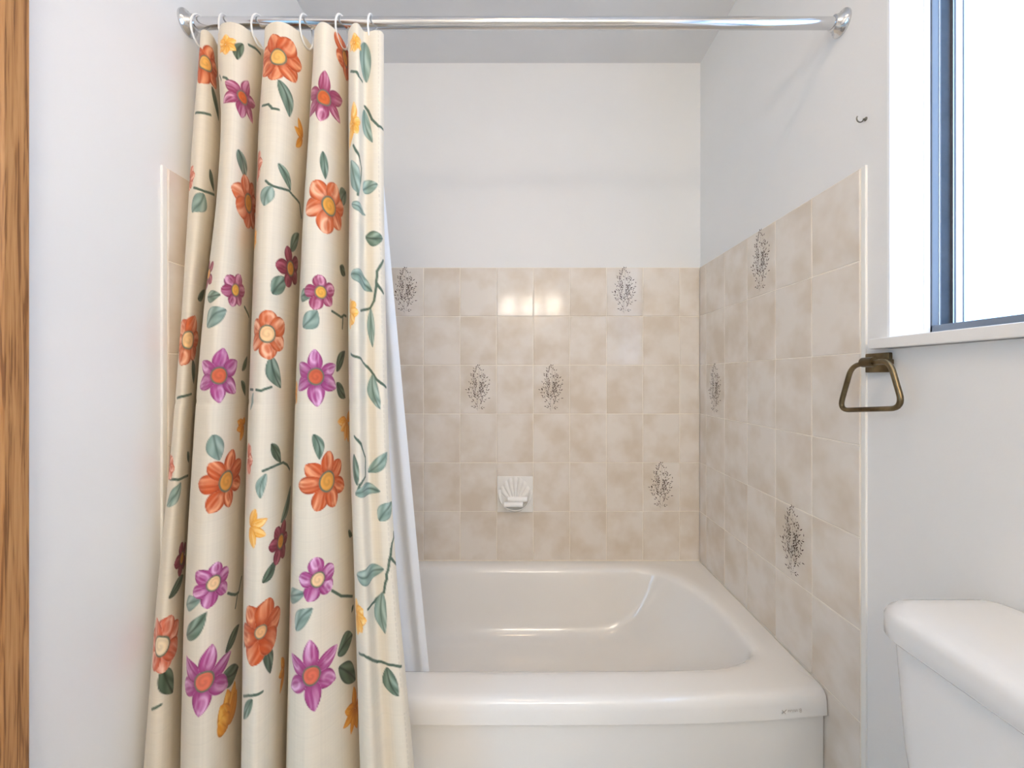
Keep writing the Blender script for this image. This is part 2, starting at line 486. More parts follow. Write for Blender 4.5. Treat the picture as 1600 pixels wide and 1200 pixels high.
wpart('window_sill', box_bm(XR - 0.015, XF + 0.065, WIN_Y0 - 0.03, 0.865, WIN_Z0 - 0.021, WIN_Z0, bevel=0.0018), M['sill'])

# ------------------------------------------------------------------ bathtub
TZ = 0.393
tub = empty('bathtub', (0, 1.35, 0))
tag(tub, 'glossy almond white bathtub with rounded basin set between tiled walls', 'bathtub')
tx0, tx1, ty1 = XL + 0.001, XR - 0.001, YB - 0.001
def outer(z, y0, r=0.003, bow=0.028, inset=0.0):
    p = rrect(tx0 + inset, tx1 - inset, y0, ty1 - inset, [(r, r), (.004, .004), (.004, .004), (r, r)], z)
    xc, hw = (tx0 + tx1) / 2, (tx1 - tx0) / 2
    for v in p:
        w = max(0.0, 1 - abs((v.x - xc) / hw) ** 3.2)
        f = min(1, max(0, (1.35 - v.y) / 0.30))
        v.y -= bow * w * f
    return p
OX0, OX1, OY0, OY1 = -0.690, 0.660, 1.087, 1.668
def opening(z, d, extra_end=0.0, shrink=1.0):
    """basin outline at height z, pulled in by d"""
    x0, x1, y0, y1 = OX0 + d + extra_end * 0.4, OX1 - d - extra_end, OY0 + d, OY1 - d
    s = shrink
    p = rrect(x0, x1, y0, y1, [(.20 * s, .085 * s), (.19 * s, .34 * s), (.16 * s, .28 * s), (.20 * s, .085 * s)], z)
    xc, hw = (x0 + x1) / 2, (x1 - x0) / 2
    for v in p:
        w = max(0.0, 1 - abs((v.x - xc) / hw) ** 2.4)
        f = min(1, max(0, (1.25 - v.y) / 0.12))
        v.y -= 0.012 * w * f
    return p
rings = [outer(0.0, 1.010), outer(0.334, 1.010), outer(0.3365, 1.0045), outer(0.3370, 0.9990), outer(0.339, 0.9965),
         outer(0.3700, 0.9985), outer(0.3820, 1.0015), outer(0.3890, 1.0075), outer(0.3922, 1.0155), outer(TZ, 1.026),
         opening(TZ, -0.030), opening(0.3925, -0.018), opening(0.3905, -0.007), opening(0.3868, 0.002), opening(0.3805, 0.0085), opening(0.371, 0.013), opening(0.355, 0.0165),
         opening(0.31, 0.023, 0.012), opening(0.25, 0.029, 0.035), opening(0.205, 0.038, 0.060), opening(0.178, 0.047, 0.078), opening(0.158, 0.060, 0.098, .95), opening(0.144, 0.078, 0.120, .9),
         opening(0.137, 0.100, 0.145, .82), opening(0.134, 0.14, 0.20, .7), opening(0.131, 0.20, 0.30, .5)]
bm = bmesh.new()
add_loft(bm, rings, True, True)
for v in bm.verts: v.co.y -= 1.35
tb = obj('tub_body', bm, M['tub'], tub, True, 50)
# faint maker's mark printed on the lip at the right end
bm = bmesh.new()
def mark_quad(x0, z0, x1, z1, w):
    d = Vector((x1 - x0, z1 - z0)).normalized(); n = Vector((-d.y, d.x)) * w / 2
    vs = [bm.verts.new((x0 + sx * n.x if e == 0 else x1 + sx * n.x, 0, z0 + sx * n.y if e == 0 else z1 + sx * n.y)) for e, sx in ((0, -1), (1, -1), (1, 1), (0, 1))]
    bm.faces.new(vs)
mark_quad(-.0060, -.0045, .0060, .0045, .0016); mark_quad(-.0055, .0040, .0035, -.0055, .0016)
for i in range(4):
    x = .010 + i * .0062
    mark_quad(x, -.0020, x, .0028, .0011); mark_quad(x, .0026, x + .0038, .0026, .0010); mark_quad(x + .0038, -.0020, x + .0038, .0026, .0011)
for zz in (-.0018, .0022):
    for k in range(8):
        a, b = 2 * math.pi * k / 8, 2 * math.pi * (k + 1) / 8
        mark_quad(.041 + .0022 * math.cos(a), zz + .0022 * math.sin(a), .041 + .0022 * math.cos(b), zz + .0022 * math.sin(b), .0012)
mk = obj('maker_mark', bm, M['mark'], tub)
mk['label'] = 'small faint grey maker print on the tub lip'
mk.location = (0.622, 0.9848 - 1.35, 0.357)
mk.rotation_euler = (math.radians(-3), 0, math.radians(4.5))

# ------------------------------------------------------------------ soap dish on the back wall
SX, SZ = -0.0215, 0.669
dish = empty('soap_dish', (SX, YB, SZ))
tag(dish, 'white ceramic scallop shell soap dish set in the tiled back wall', 'soap dish')
obj('back_plate', box_bm(-.0735, .0735, -.010, 0.0, -.0735, .0735, bevel=0.004, seg=3), M['ceramic'], dish, True)
# shell fan: ridged relief on the plate
nu, nv = 57, 12
bm = bmesh.new()
grid = []
for j in range(nv + 1):
    rad = 0.020 + 0.098 * j / nv
    row = []
    for i in range(nu):
        f = i / (nu - 1)
        a = math.radians(33 + 114 * f)
        scal = 1.0 + (0.055 * abs(math.sin(f * math.pi * 7)) if j == nv else 0.04 * abs(math.sin(f * math.pi * 7)) * j / nv)
        rr = rad * scal * (0.86 + 0.14 * math.sin(a))
        ridge = abs(math.sin(f * math.pi * 7)) ** 0.8
        edge = 0.0 if j in (0, nv) or i in (0, nu - 1) else 1.0
        y = -0.0098 - edge * (0.0012 + 0.0050 * ridge * min(1, j / nv * 1.6))
        row.append(bm.verts.new((rr * math.cos(a) * 0.66, y, -0.050 + rr * math.sin(a))))
    grid.append(row)
for j in range(nv):
    for i in range(nu - 1):
        bm.faces.new((grid[j][i], grid[j][i + 1], grid[j + 1][i + 1], grid[j + 1][i]))
obj('shell_fan', bm, M['ceramic'], dish, True, 60)
# pocket
bm = bmesh.new()
n = 36
def U(phi, sx, dz, y):
    return Vector((sx * 0.068 * math.cos(phi), y, 0.020 - (0.074 + dz) * math.sin(phi) ** 0.9 if 0 < phi < math.pi else 0.020))
strips = []
for kx, dzo, dep in ((0.88, 0.012, 0.0), (0.99, 0.010, 0.45), (1.02, 0.002, 0.85), (1.0, -0.004, 1.0), (0.955, -0.005, 1.0), (0.92, 0.001, 0.86), (0.88, 0.004, 0.55), (0.84, 0.002, 0.2), (0.82, 0.0, 0.0)):
    strips.append([bm.verts.new(U(math.pi * i / n, kx, dzo * math.sin(math.pi * i / n), -0.0095 - 0.046 * dep * math.sin(math.pi * i / n) ** 0.8 - 0.004 * (dep > 0))) for i in range(n + 1)])
for s in range(len(strips) - 1):
    for i in range(n):
        bm.faces.new((strips[s][i], strips[s][i + 1], strips[s + 1][i + 1], strips[s + 1][i]))
obj('pocket', bm, M['ceramic'], dish, True, 75)
def soap_stick(px0, px1, py, Y, label):
    x0, x1 = (px0 - CX) * Y / F_PX, (px1 - CX) * Y / F_PX
    z = CAM_Z - (py - CY) * Y / F_PX
    R = 0.0105
    bm = bmesh.new()
    L = x1 - x0
    prof = [(0, R * .80), (.0015, R * .96), (.003, R), (.007, R), (.0078, R * .95), (.0086, R), (L - .003, R), (L - .001, R * .95), (L, R * .8)]
    add_loft(bm, [[Vector((x - L / 2, r * math.cos(a), r * math.sin(a))) for a in [2 * math.pi * i / 24 for i in range(24)]] for x, r in prof])
    o = obj('soap_stick', bm, M['soap'], None, True, 50)
    o.location = ((x0 + x1) / 2, Y, z)
    return tag(o, label, 'soap')
soap_stick(793, 824, 780.3, 1.686, 'short white cylinder lying at the back of the soap dish')
soap_stick(787, 817, 788.6, 1.668, 'short white cylinder lying at the front of the soap dish')

# ------------------------------------------------------------------ towel ring on the right wall
def ray(px, py, Y=None, X=None):
    if X is not None:
        Y = X * F_PX / (px - CX)
    return Vector(((px - CX) * Y / F_PX, Y, CAM_Z - (py - CY) * Y / F_PX))
TRX = 0.694
tr_c = ray(1377, 566, X=WXR)
tr = empty('towel_ring', tr_c)
tag(tr, 'antique brass towel ring with a trapezoid loop, mounted under the window sill', 'towel ring')
def trp(name, bm, smooth=True):
    for v in bm.verts: v.co -= tr_c
    return obj(name, bm, M['brass'], tr, smooth, 40)
trp('mounting_plate', box_bm(WXR - 0.009, WXR, tr_c.y - 0.027, tr_c.y + 0.030, tr_c.z - 0.021, tr_c.z + 0.019, bevel=0.002))
knuckle = ray(1357, 566, Y=0.833)
bm = bmesh.new()
add_box(bm, TRX + 0.004, WXR - 0.006, knuckle.y - 0.012, knuckle.y + 0.012, knuckle.z - 0.005, knuckle.z + 0.006, bevel=0.002)
add_tube(bm, [(TRX, knuckle.y - 0.013, knuckle.z), (TRX, knuckle.y + 0.013, knuckle.z)], 0.0098, 20)
trp('post', bm)
corners = [ray(1331, 571, X=TRX), ray(1390, 563, X=TRX), ray(1412, 638, X=TRX), ray(1311, 641, X=TRX)]
corners = [Vector((TRX, c.y, c.z)) for c in corners]
path = []
for i in range(4):
    p, a, b = corners[i], corners[i - 1], corners[(i + 1) % 4]
    da, db = (a - p).normalized(), (b - p).normalized()
    cut = 0.022 if i in (0, 1) else 0.028
    s, e = p + da * cut, p + db * cut
    for k in range(9):
        t = k / 8
        path.append(s * (1 - t) ** 2 + p * 2 * t * (1 - t) + e * t * t)
bm = bmesh.new()
add_tube(bm, path, 0.0050, 14, closed=True)
trp('loop', bm)

# ------------------------------------------------------------------ cup hook on the right wall
hk = ray(1353, 186, X=WXR)
bm = bmesh.new()
pts = [hk + Vector((0.002, 0, 0.001)), hk + Vector((-0.006, 0, 0.0))]
cc = hk + Vector((-0.0125, 0, 0.001))
for i in range(15):
    a = math.radians(-5 - i * 15)
    pts.append(cc + Vector((0.0072 * math.cos(a), 0.0, 0.0078 * math.sin(a))))
add_tube(bm, pts, 0.0013, 8)
add_loft(bm, [[hk + Vector((dx, r * math.cos(a), r * math.sin(a))) for a in [2 * math.pi * i / 14 for i in range(14)]] for dx, r in ((0.001, .0042), (-.001, .0042), (-.0035, .0018))])
o = obj('cup_hook', bm, M['hookmetal'], None, True)
tag(o, 'tiny bare metal cup hook screwed into white wall above the tiles', 'hook')

# ------------------------------------------------------------------ toilet (tank against the right wall)
TC = Vector((WXR, 0.415, 0))
toilet = empty('toilet', TC)
tag(toilet, 'white porcelain toilet with thick tank lid below the window', 'toilet')
def tpart(name, bm, mat=None, angle=45):
    for v in bm.verts: v.co -= TC
    return obj(name, bm, mat or M['porcelain'], toilet, True, angle)
LY0, LY1 = 0.165, 0.664
lid_top = 0.800
def lidring(x0, d, z, r=0.055):
    return rrect(x0 + d, WXR - 0.004, LY0 + d, LY1 - d, [(.012, .012), (.020, .020), (r, r), (r, r)], z, 8, 6)
bm = bmesh.new()
LX = 0.547
add_loft(bm, [lidring(LX, 0.014, 0.752), lidring(LX, 0.004, 0.7525), lidring(LX, 0.0, 0.757), lidring(LX, 0.0, 0.783), lidring(LX, 0.003, 0.791), lidring(LX, 0.009, 0.7965), lidring(LX, 0.018, 0.799), lidring(LX, 0.032, 0.8), lidring(LX, 0.07, 0.8005)])
tpart('tank_lid', bm, angle=60)
def tankring(z, d):
    return rrect(0.556 + d * 0.8, WXR - 0.010, LY0 + 0.016 + d, LY1 - 0.016 - d, [(.012, .012), (.012, .012), (.045, .045), (.045, .045)], z, 8, 6)
bm = bmesh.new()
add_loft(bm, [tankring(0.400, 0.045), tankring(0.404, 0.034), tankring(0.42, 0.026), tankring(0.6, 0.008), tankring(0.7525, 0.0)])
tpart('tank', bm, angle=60)
# bowl and pedestal
def oval(cx, cy, a, b, z, n=40, front=1.0):
    out = []
    for i in range(n):
        t = 2 * math.pi * i / n
        x = math.cos(t); y = math.sin(t)
        out.append(Vector((cx + x * a * (front if x < 0 else 0.8), cy + y * b, z)))
    return out
cy = TC.y
bm = bmesh.new()
add_loft(bm, [oval(.50, cy, .20, .115, 0.0), oval(.50, cy, .20, .112, .03), oval(.49, cy, .17, .095, .10), oval(.45, cy, .20, .12, .20), oval(.40, cy, .25, .165, .31), oval(.38, cy, .27, .18, .37), oval(.38, cy, .27, .18, .395),
              oval(.38, cy, .225, .135, .395), oval(.39, cy, .20, .12, .34), oval(.42, cy, .12, .08, .24), oval(.44, cy, .05, .04, .21)])
add_box(bm, 0.54, 0.715, cy - 0.11, cy + 0.11, 0.30, 0.4005, bevel=0.012)
tpart('bowl', bm)
bm = bmesh.new()
add_loft(bm, [oval(.38, cy, .272, .183, .397), oval(.38, cy, .277, .188, .403), oval(.38, cy, .277, .188, .428), oval(.38, cy, .268, .180, .436), oval(.38, cy, .20, .13, .439)])
tpart('seat_lid', bm)
bm = bmesh.new()
add_tube(bm, [(0.560, 0.235, 0.70), (0.535, 0.235, 0.70)], 0.009, 14)
add_box(bm, 0.529, 0.537, 0.225, 0.312, 0.693, 0.707, bevel=0.003)
tpart('flush_lever', bm, M['chrome'])

# ------------------------------------------------------------------ vanity light behind the camera
vl = empty('vanity_light', (0.12, YF, 1.97))
tag(vl, 'vanity light bar with square opal glass shades, opposite the tub', 'wall light')
obj('back_plate', box_bm(-.36, .36, 0, .030, -.045, .045, bevel=0.006), M['bulbplate'], vl)
for i in range(3):
    b = obj('glass_shade', box_bm(-.075, .075, -.05, .05, -.085, .085, bevel=0.012, seg=3), M['bulb'], vl, True)
    b.location = (-.235 + .235 * i, 0.105, 0)
    s = bmesh.new()
    add_tube(s, [(0, -.078, 0), (0, -.049, 0)], .022, 14)
    obj('socket', s, M['chrome'], b, True)

# ------------------------------------------------------------------ ceiling dome above the camera
cl = empty('ceiling_light', (0.0, 0.26, ZC))
tag(cl, 'round opal dome light fixed to the ceiling', 'ceiling light')
def disc(r, z, n=32): return [Vector((r * math.cos(2 * math.pi * i / n), r * math.sin(2 * math.pi * i / n), z)) for i in range(n)]
bm = bmesh.new(); add_loft(bm, [disc(.15, 0), disc(.15, -.018), disc(.143, -.024)])
obj('base_plate', bm, M['chrome'], cl, True)
bm = bmesh.new(); add_loft(bm, [disc(.136, -.022), disc(.134, -.040), disc(.118, -.062), disc(.085, -.080), disc(.040, -.090), disc(.010, -.092)])
obj('glass_dome', bm, M['dome'], cl, True, 80)

# ------------------------------------------------------------------ shower curtain
ROD_Y, ROD_Z = 0.962, 1.960
rod = empty('curtain_rod', (0, ROD_Y, ROD_Z))
tag(rod, 'chrome shower rod spanning the tub alcove above the curtain', 'curtain rod')
bm = bmesh.new(); add_tube(bm, [(WXL + 0.002, 0, 0), (WXR - 0.002, 0, 0)], 0.0125, 20)
obj('tube', bm, M['chrome'], rod, True)
for s, x in ((1, WXL), (-1, WXR)):
    bm = bmesh.new()
    add_loft(bm, [[Vector((x + s * d, r * math.cos(a), r * math.sin(a))) for a in [2 * math.pi * i / 24 for i in range(24)]] for d, r in ((0, .028), (.004, .028), (.010, .020), (.022, .0165), (.024, .013))])
    obj('flange', bm, M['chrome'], rod, True)

# measured fold silhouettes: photo rows -> photo columns
ROWS = np.array([20, 68, 173, 300, 500, 720, 900, 1130, 1260], float)
SIL = np.array([
    [313, 310, 302, 295, 283, 265, 246, 225, 214],
    [341, 340, 345, 339, 316, 299, 289, 282, 279],
    [413, 411, 404, 400, 393, 385, 380, 376, 374],
    [491, 489, 483, 475, 466, 458, 453, 447, 444],
    [543, 544, 544, 545, 544, 547, 553, 561, 566],
    [600, 600, 600, 600, 603, 609, 621, 644, 656]], float)
D_LEFT = np.array([.962, .958, .950, .940, .920, .890, .862, .832, .822])
D_RIGHT = np.array([.966, .965, .962, .957, .944, .926, .908, .886, .878])
AMP = np.array([.090, .098, .120, .138, .150, .150, .146, .140, .138])
Z_TOP, Z_BOT = 1.925, 0.115
NR = 1010
zs = np.linspace(Z_TOP, Z_BOT, NR)
yr = CY + (CAM_Z - zs) * F_PX / 0.915          # photo row of each fabric row
def smooth_interp(x, xp, fp):
    # monotone-ish cubic (Catmull-Rom tangents)
    m = np.gradient(fp, xp)
    k = np.clip(np.searchsorted(xp, x) - 1, 0, len(xp) - 2)
    h = xp[k + 1] - xp[k]
    t = np.clip((x - xp[k]) / h, 0, 1)
    return ((2*t**3 - 3*t**2 + 1) * fp[k] + (t**3 - 2*t**2 + t) * h * m[k] + (-2*t**3 + 3*t**2) * fp[k + 1] + (t**3 - t**2) * h * m[k + 1])
S = [smooth_interp(yr, ROWS, s) for s in SIL]
dL = smooth_interp(yr, ROWS, D_LEFT); dR = smooth_interp(yr, ROWS, D_RIGHT); A = smooth_interp(yr, ROWS, AMP)
wob = [0.004 * np.sin(zs * f + p) for f, p in ((3.1, 0.2), (2.6, 1.4), (3.7, 2.6), (2.9, 3.9), (3.3, 5.1))]
ctrl = []                                       # list of (X row array, Y row array)
def addc(px, d):
    ctrl.append(((px - CX) * d / F_PX, d))
for k in range(5):
    f = ((S[k] + S[k + 1]) / 2 - S[0]) / (S[5] - S[0])
    d = dL + (dR - dL) * f + wob[k]
    G = S[k + 1] - S[k]
    if k == 0:
        addc(S[0] + 5, d + 0.25 * A)            # free left edge tucked back to the wall
    if k < 4:
        Ak = A * (0.62 if k == 0 else 1.0)
        d = d + (0.06 * A if k == 0 else 0)
        addc(S[k] + 0.5, d - 0.16 * Ak)
        addc(S[k] + 0.08 * G, d - 0.42 * Ak)
        addc(S[k] + 0.25 * G, d - 0.50 * Ak)
        addc(S[k] + 0.46 * G, d - 0.43 * Ak)
        addc(S[k] + 0.68 * G, d - 0.24 * Ak)
        addc(S[k] + 0.87 * G, d + 0.04 * Ak)
        addc(S[k] + 0.98 * G, d + 0.30 * Ak)
        addc(S[k + 1] + 0.04 * G, d + 0.48 * Ak)
        addc(S[k + 1] + 0.07 * G, d + 0.48 * Ak)
        addc(S[k + 1] + 3.0, d + 0.20 * Ak)
    else:
        addc(S[k] + 0.5, d - 0.12 * A)
        addc(S[k] + 0.10 * G, d - 0.40 * A)
        addc(S[k] + 0.28 * G, d - 0.44 * A)
        addc(S[k] + 0.46 * G, d - 0.22 * A)
        addc(S[k] + 0.72 * G, d - 0.24 * A)
        addc(S[k] + 0.90 * G, d - 0.22 * A)
        addc(S[k + 1], d - 0.12 * A)
CXs = np.array([c[0] for c in ctrl]); CYs = np.array([c[1] for c in ctrl])      # (ncp, NR)
ncp = len(ctrl)
def spline(C, t):
    """uniform Catmull-Rom over axis 0"""
    i = np.clip(np.floor(t).astype(int), 0, ncp - 2)
    u = (t - i)[:, None]
    p0 = C[np.clip(i - 1, 0, ncp - 1)]; p1 = C[i]; p2 = C[i + 1]; p3 = C[np.clip(i + 2, 0, ncp - 1)]
    return 0.5 * ((2 * p1) + (-p0 + p2) * u + (2*p0 - 5*p1 + 4*p2 - p3) * u**2 + (-p0 + 3*p1 - 3*p2 + p3) * u**3)
tt = np.linspace(0, ncp - 1, 4000)
mid = NR // 2
mx, my = spline(CXs[:, mid:mid + 1], tt)[:, 0], spline(CYs[:, mid:mid + 1], tt)[:, 0]
arc = np.concatenate([[0], np.cumsum(np.hypot(np.diff(mx), np.diff(my)))])
NC = int(arc[-1] / 0.0018)
ts = np.interp(np.linspace(0, arc[-1], NC), arc, tt)
PX = spline(CXs, ts).T; PY = spline(CYs, ts).T                                   # (NR, NC)
PX = np.maximum(PX, XL + 0.006)
# a soft storage crease and tiny fabric ripple
u_n = np.linspace(0, arc[-1], NC)[None, :]
crz = CAM_Z - (627 - CY) * 0.915 / F_PX
PY = PY + 0.0016 * np.exp(-((zs - crz) / 0.006) ** 2)[:, None] + 0.0010 * np.sin(u_n * 95 + 2.2 * np.sin(zs * 4.0)[:, None])
PZ = np.repeat(zs[:, None], NC, 1)
ARC = np.concatenate([np.zeros((NR, 1)), np.cumsum(np.hypot(np.diff(PX, axis=1), np.diff(PY, axis=1)), axis=1)], axis=1)
prx = CX + PX / PY * F_PX; pry = CY - (PZ - CAM_Z) / PY * F_PX                   # where each fabric point shows in the photo

# ---- printed pattern (flat print on the cloth, kept as a colour per fabric point)
def lin(c): return np.array(srgb(*c)[:3])
CREAM = lin((225, 216, 198))
COLR = np.empty((NR, NC, 3)); COLR[:] = CREAM
weave = 1 + 0.010 * RNG.standard_normal((NR, 1)) + 0.012 * RNG.standard_normal((1, NC))
COLR *= weave[:, :, None]

def locate(x, y):
    """fabric row/column seen at a photo pixel (the fold nearest to the viewer)"""
    r = int(np.clip(np.argmin(np.abs(pry[:, NC // 2] - y)), 0, NR - 1))
    best = None
    for it in range(2):
        dx = np.abs(prx[r] - x)
        lim = max(1.3, dx.min() + 0.6)
        cand = np.where(dx <= lim)[0]
        c = cand[np.argmin(PY[r, cand])]
        r = int(np.clip(np.argmin(np.abs(pry[:, c] - y)), 0, NR - 1))
    return r, int(c)

def window(r, c, R):
    dz = (Z_TOP - Z_BOT) / (NR - 1)
    n = int(R / dz) + 2; mcol = int(R / 0.0018 * 1.5) + 3
    r0, r1, c0, c1 = max(0, r - n), min(NR, r + n + 1), max(0, c - mcol), min(NC, c + mcol + 1)
    dx = ARC[r0:r1, c0:c1] - ARC[r0:r1, c:c + 1]
    dzz = (zs[r0:r1] - zs[r])[:, None] + 0 * dx
    return slice(r0, r1), slice(c0, c1), dx, dzz

def blend(sr, sc, col, alpha):
    a = alpha[:, :, None]
    COLR[sr, sc] = COLR[sr, sc] * (1 - a) + col * a

AA = 0.0016
def petal(sr, sc, dx, dz, ang, L, W, s0, pal, pointed, seed):
    ca, sa = math.cos(ang), math.sin(ang)
    s = (dx * ca + dz * sa - s0) / (L - s0)
    t = -dx * sa + dz * ca
    sc_ = np.clip(s, 0, 1)
    if pointed:
        w = W * np.sin(np.pi * sc_ ** 0.85) ** 0.75
    else:
        w = W * np.clip(np.sin(np.pi * (0.10 + 0.90 * sc_ ** 1.35)), 0, 1) ** 0.6
    alpha = np.clip((w - np.abs(t)) / AA + 0.5, 0, 1) * ((s > 0) & (s < 1))
    q = np.clip(np.abs(t) / np.maximum(w, 1e-5), 0, 1)
    dark, midc, light = pal
    ph = seed * 2.399
    rr_ = random.Random(seed * 31 + 7)
    m_loop, m_side, m_fine = rr_.uniform(0, .75), rr_.uniform(.25, .7), rr_.uniform(.35, .8)
    sg = rr_.choice((-1, 1)); off = rr_.uniform(-.25, .25); cs = rr_.uniform(.52, .70)
    inner = np.clip((0.90 - q) / 0.22, 0, 1)
    loop = np.exp(-((np.hypot(t / W - off * .5, (s - cs) * 1.8) - 0.48) / 0.13) ** 2) * (0.5 + 0.5 * np.tanh((t / W * sg + .3) * 3))
    fine = 0.5 + 0.5 * np.sin(t / W * 13.0 + ph + 2.4 * np.sin(s * 3.5 + ph))
    fine = fine ** 2
    side = np.exp(-((t / W - sg * 0.30 - off * (s - .5)) / 0.28) ** 2) * np.clip(s * 1.5, 0, 1)
    lt = np.clip(inner * (m_loop * loop + m_side * side + m_fine * fine * np.clip(s * 1.4 - .1, 0, 1) * 0.6), 0, 1)
    col = midc + (light - midc) * lt[:, :, None]
    edge = np.clip((q - 0.74) / 0.2, 0, 1) * (0.55 + 0.45 * np.sin(s * 9 + ph))
    seam = np.exp(-((t / W + sg * 0.18 + off * s) / 0.07) ** 2) * np.clip(1.2 - s * 1.3, 0, 1)
    base = np.clip(1 - s / 0.42, 0, 1) * (0.45 + 0.55 * fine)
    dk = np.clip(np.maximum(np.maximum(edge * 0.85, seam * 0.6), base * 0.85), 0, 1)[:, :, None]
    col = col * (1 - dk) + dark * dk
    rim = np.clip((q - 0.93) / 0.07, 0, 1)[:, :, None] * 0.4
    col = col * (1 - rim) + light * rim
    blend(sr, sc, col, alpha)

PAL = {
    'orange': (lin((150, 55, 14)), lin((205, 98, 48)), lin((246, 192, 156))),
    'rust': (lin((140, 45, 12)), lin((196, 84, 34)), lin((244, 176, 132))),
    'coral': (lin((158, 52, 26)), lin((212, 104, 72)), lin((250, 206, 184))),
    'purple': (lin((112, 30, 76)), lin((166, 66, 130)), lin((234, 186, 222))),
    'plum': (lin((104, 26, 56)), lin((152, 54, 92)), lin((226, 168, 192))),
    'maroon': (lin((74, 14, 26)), lin((126, 32, 54)), lin((186, 98, 116))),
    'yellow': (lin((204, 122, 20)), lin((242, 174, 66)), lin((252, 220, 150))),
    'gold': (lin((170, 96, 10)), lin((222, 146, 34)), lin((240, 186, 84))),
}
LEAF = (lin((52, 68, 54)), lin((98, 120, 102)), lin((160, 180, 164)))
PALE = (lin((84, 106, 96)), lin((128, 152, 140)), lin((182, 200, 190)))
DARK = (lin((38, 48, 34)), lin((70, 86, 66)), lin((120, 138, 116)))
SEED = [0]
def px_m(r, c): return PY[r, c] / F_PX        # metres per photo pixel there

def flower(kind, x, y, rpx, n=6, rot=90, pointed=False, centre=(240, 186, 92), crpx=None, wid=None, horiz=1.0):
    r, c = locate(x, y)
    k = px_m(r, c)
    R = rpx * k
    sr, sc, dx, dz = window(r, c, R * 1.1)
    dx = dx / horiz
    W = R * (wid or (0.27 if pointed else 0.38))
    rr = random.Random(int(x * 7 + y))
    order = list(range(n)); rr.shuffle(order)
    for i in order:
        SEED[0] += 1
        petal(sr, sc, dx, dz, math.radians(rot + 360 * i / n + rr.uniform(-6, 6)), R * rr.uniform(0.9, 1.05), W * rr.uniform(0.9, 1.1), R * 0.12, PAL[kind], pointed, SEED[0])
    cr = (crpx or rpx * (0.22 if pointed else 0.27)) * k
    d = np.hypot(dx, dz * 0.93)
    blend(sr, sc, lin((104, 112, 92)), np.clip((cr * 1.22 - d) / AA + .5, 0, 1))
    cc = lin(centre)
    sw = 0.5 + 0.5 * np.sin(d / cr * 9 + np.arctan2(dz, dx))
    blend(sr, sc, cc * (1 - 0.18 * sw[:, :, None]), np.clip((cr - d) / AA + .5, 0, 1))

def tulip(kind, x, y, rpx, angs, wid=0.24, pointed=True):
    r, c = locate(x, y)
    R = rpx * px_m(r, c)
    sr, sc, dx, dz = window(r, c, R * 1.1)
    for a, l in angs:
        SEED[0] += 1
        petal(sr, sc, dx, dz, math.radians(a), R * l, R * wid, 0.0, PAL[kind], pointed, SEED[0])

def ends(x0, y0, x1, y1):
    r0, c0 = locate(x0, y0); r1, c1 = locate(x1, y1)
    k = px_m(r0, c0)
    dz = zs[r1] - zs[r0]
    du = ARC[r1, c1] - ARC[r1, c0]
    lim = (abs(x1 - x0) * 1.9 + 3) * k
    return r0, c0, float(np.clip(du, -lim, lim)), float(dz), k

def leaf(x0, y0, x1, y1, wpx, pal=LEAF):
    r, c, du, dz_, k = ends(x0, y0, x1, y1)
    L = math.hypot(du, dz_)
    a = math.atan2(dz_, du)
    sr, sc, dx, dz = window(r, c, L * 1.08)
    W = wpx * k * 0.62
    s = (dx * math.cos(a) + dz * math.sin(a)) / L
    t = -dx * math.sin(a) + dz * math.cos(a)
    SEED[0] += 1
    t = t + 0.10 * L * math.sin(SEED[0] * 1.7) * np.sin(np.pi * np.clip(s, 0, 1))
    w = W * np.sin(np.pi * np.clip(s, 0, 1) ** 0.9) ** 0.8
    al = np.clip((w - np.abs(t)) / AA + .5, 0, 1) * ((s > 0) & (s < 1))
    dark, midc, light = pal
    st = 0.5 + 0.5 * np.sin(np.abs(t) / W * 6 - s * 9 + SEED[0])
    side = 0.5 + 0.5 * np.tanh(t / W * 2.2)
    col = midc + (light - midc) * (st * (0.25 + 0.6 * side))[:, :, None]
    q = np.abs(t) / np.maximum(w, 1e-5)
    dk = np.clip(np.maximum(np.clip((q - .78) / .2, 0, 1) * 0.6, np.exp(-(t / (W * .13)) ** 2) * 0.85), 0, 1)[:, :, None]
    blend(sr, sc, col * (1 - dk) + dark * dk, al)

def stem(*pts, w=3.3, pal=LEAF):
    for (x0, y0), (x1, y1) in zip(pts[:-1], pts[1:]):
        n = max(2, int(math.hypot(x1 - x0, y1 - y0) / 7))
        for i in range(n):
            xa, ya = x0 + (x1 - x0) * i / n, y0 + (y1 - y0) * i / n
            xb, yb = x0 + (x1 - x0) * (i + 1) / n, y0 + (y1 - y0) * (i + 1) / n
            r, c, du, dz_, k = ends(xa, ya, xb, yb)
            L2 = max(du * du + dz_ * dz_, 1e-9)
            sr, sc, dx, dz = window(r, c, math.sqrt(L2) + 0.008)
            t = np.clip((dx * du + dz * dz_) / L2, 0, 1)
            d = np.hypot(dx - t * du, dz - t * dz_)
            h = w * k * 0.62
            col = pal[0] * 0.45 + pal[1] * 0.55
            blend(sr, sc, col, np.clip((h - d) / AA + .5, 0, 1))

ALLR = [(90, 1), (30, 1), (-30, 1), (-90, 1), (-150, 1), (150, 1)]
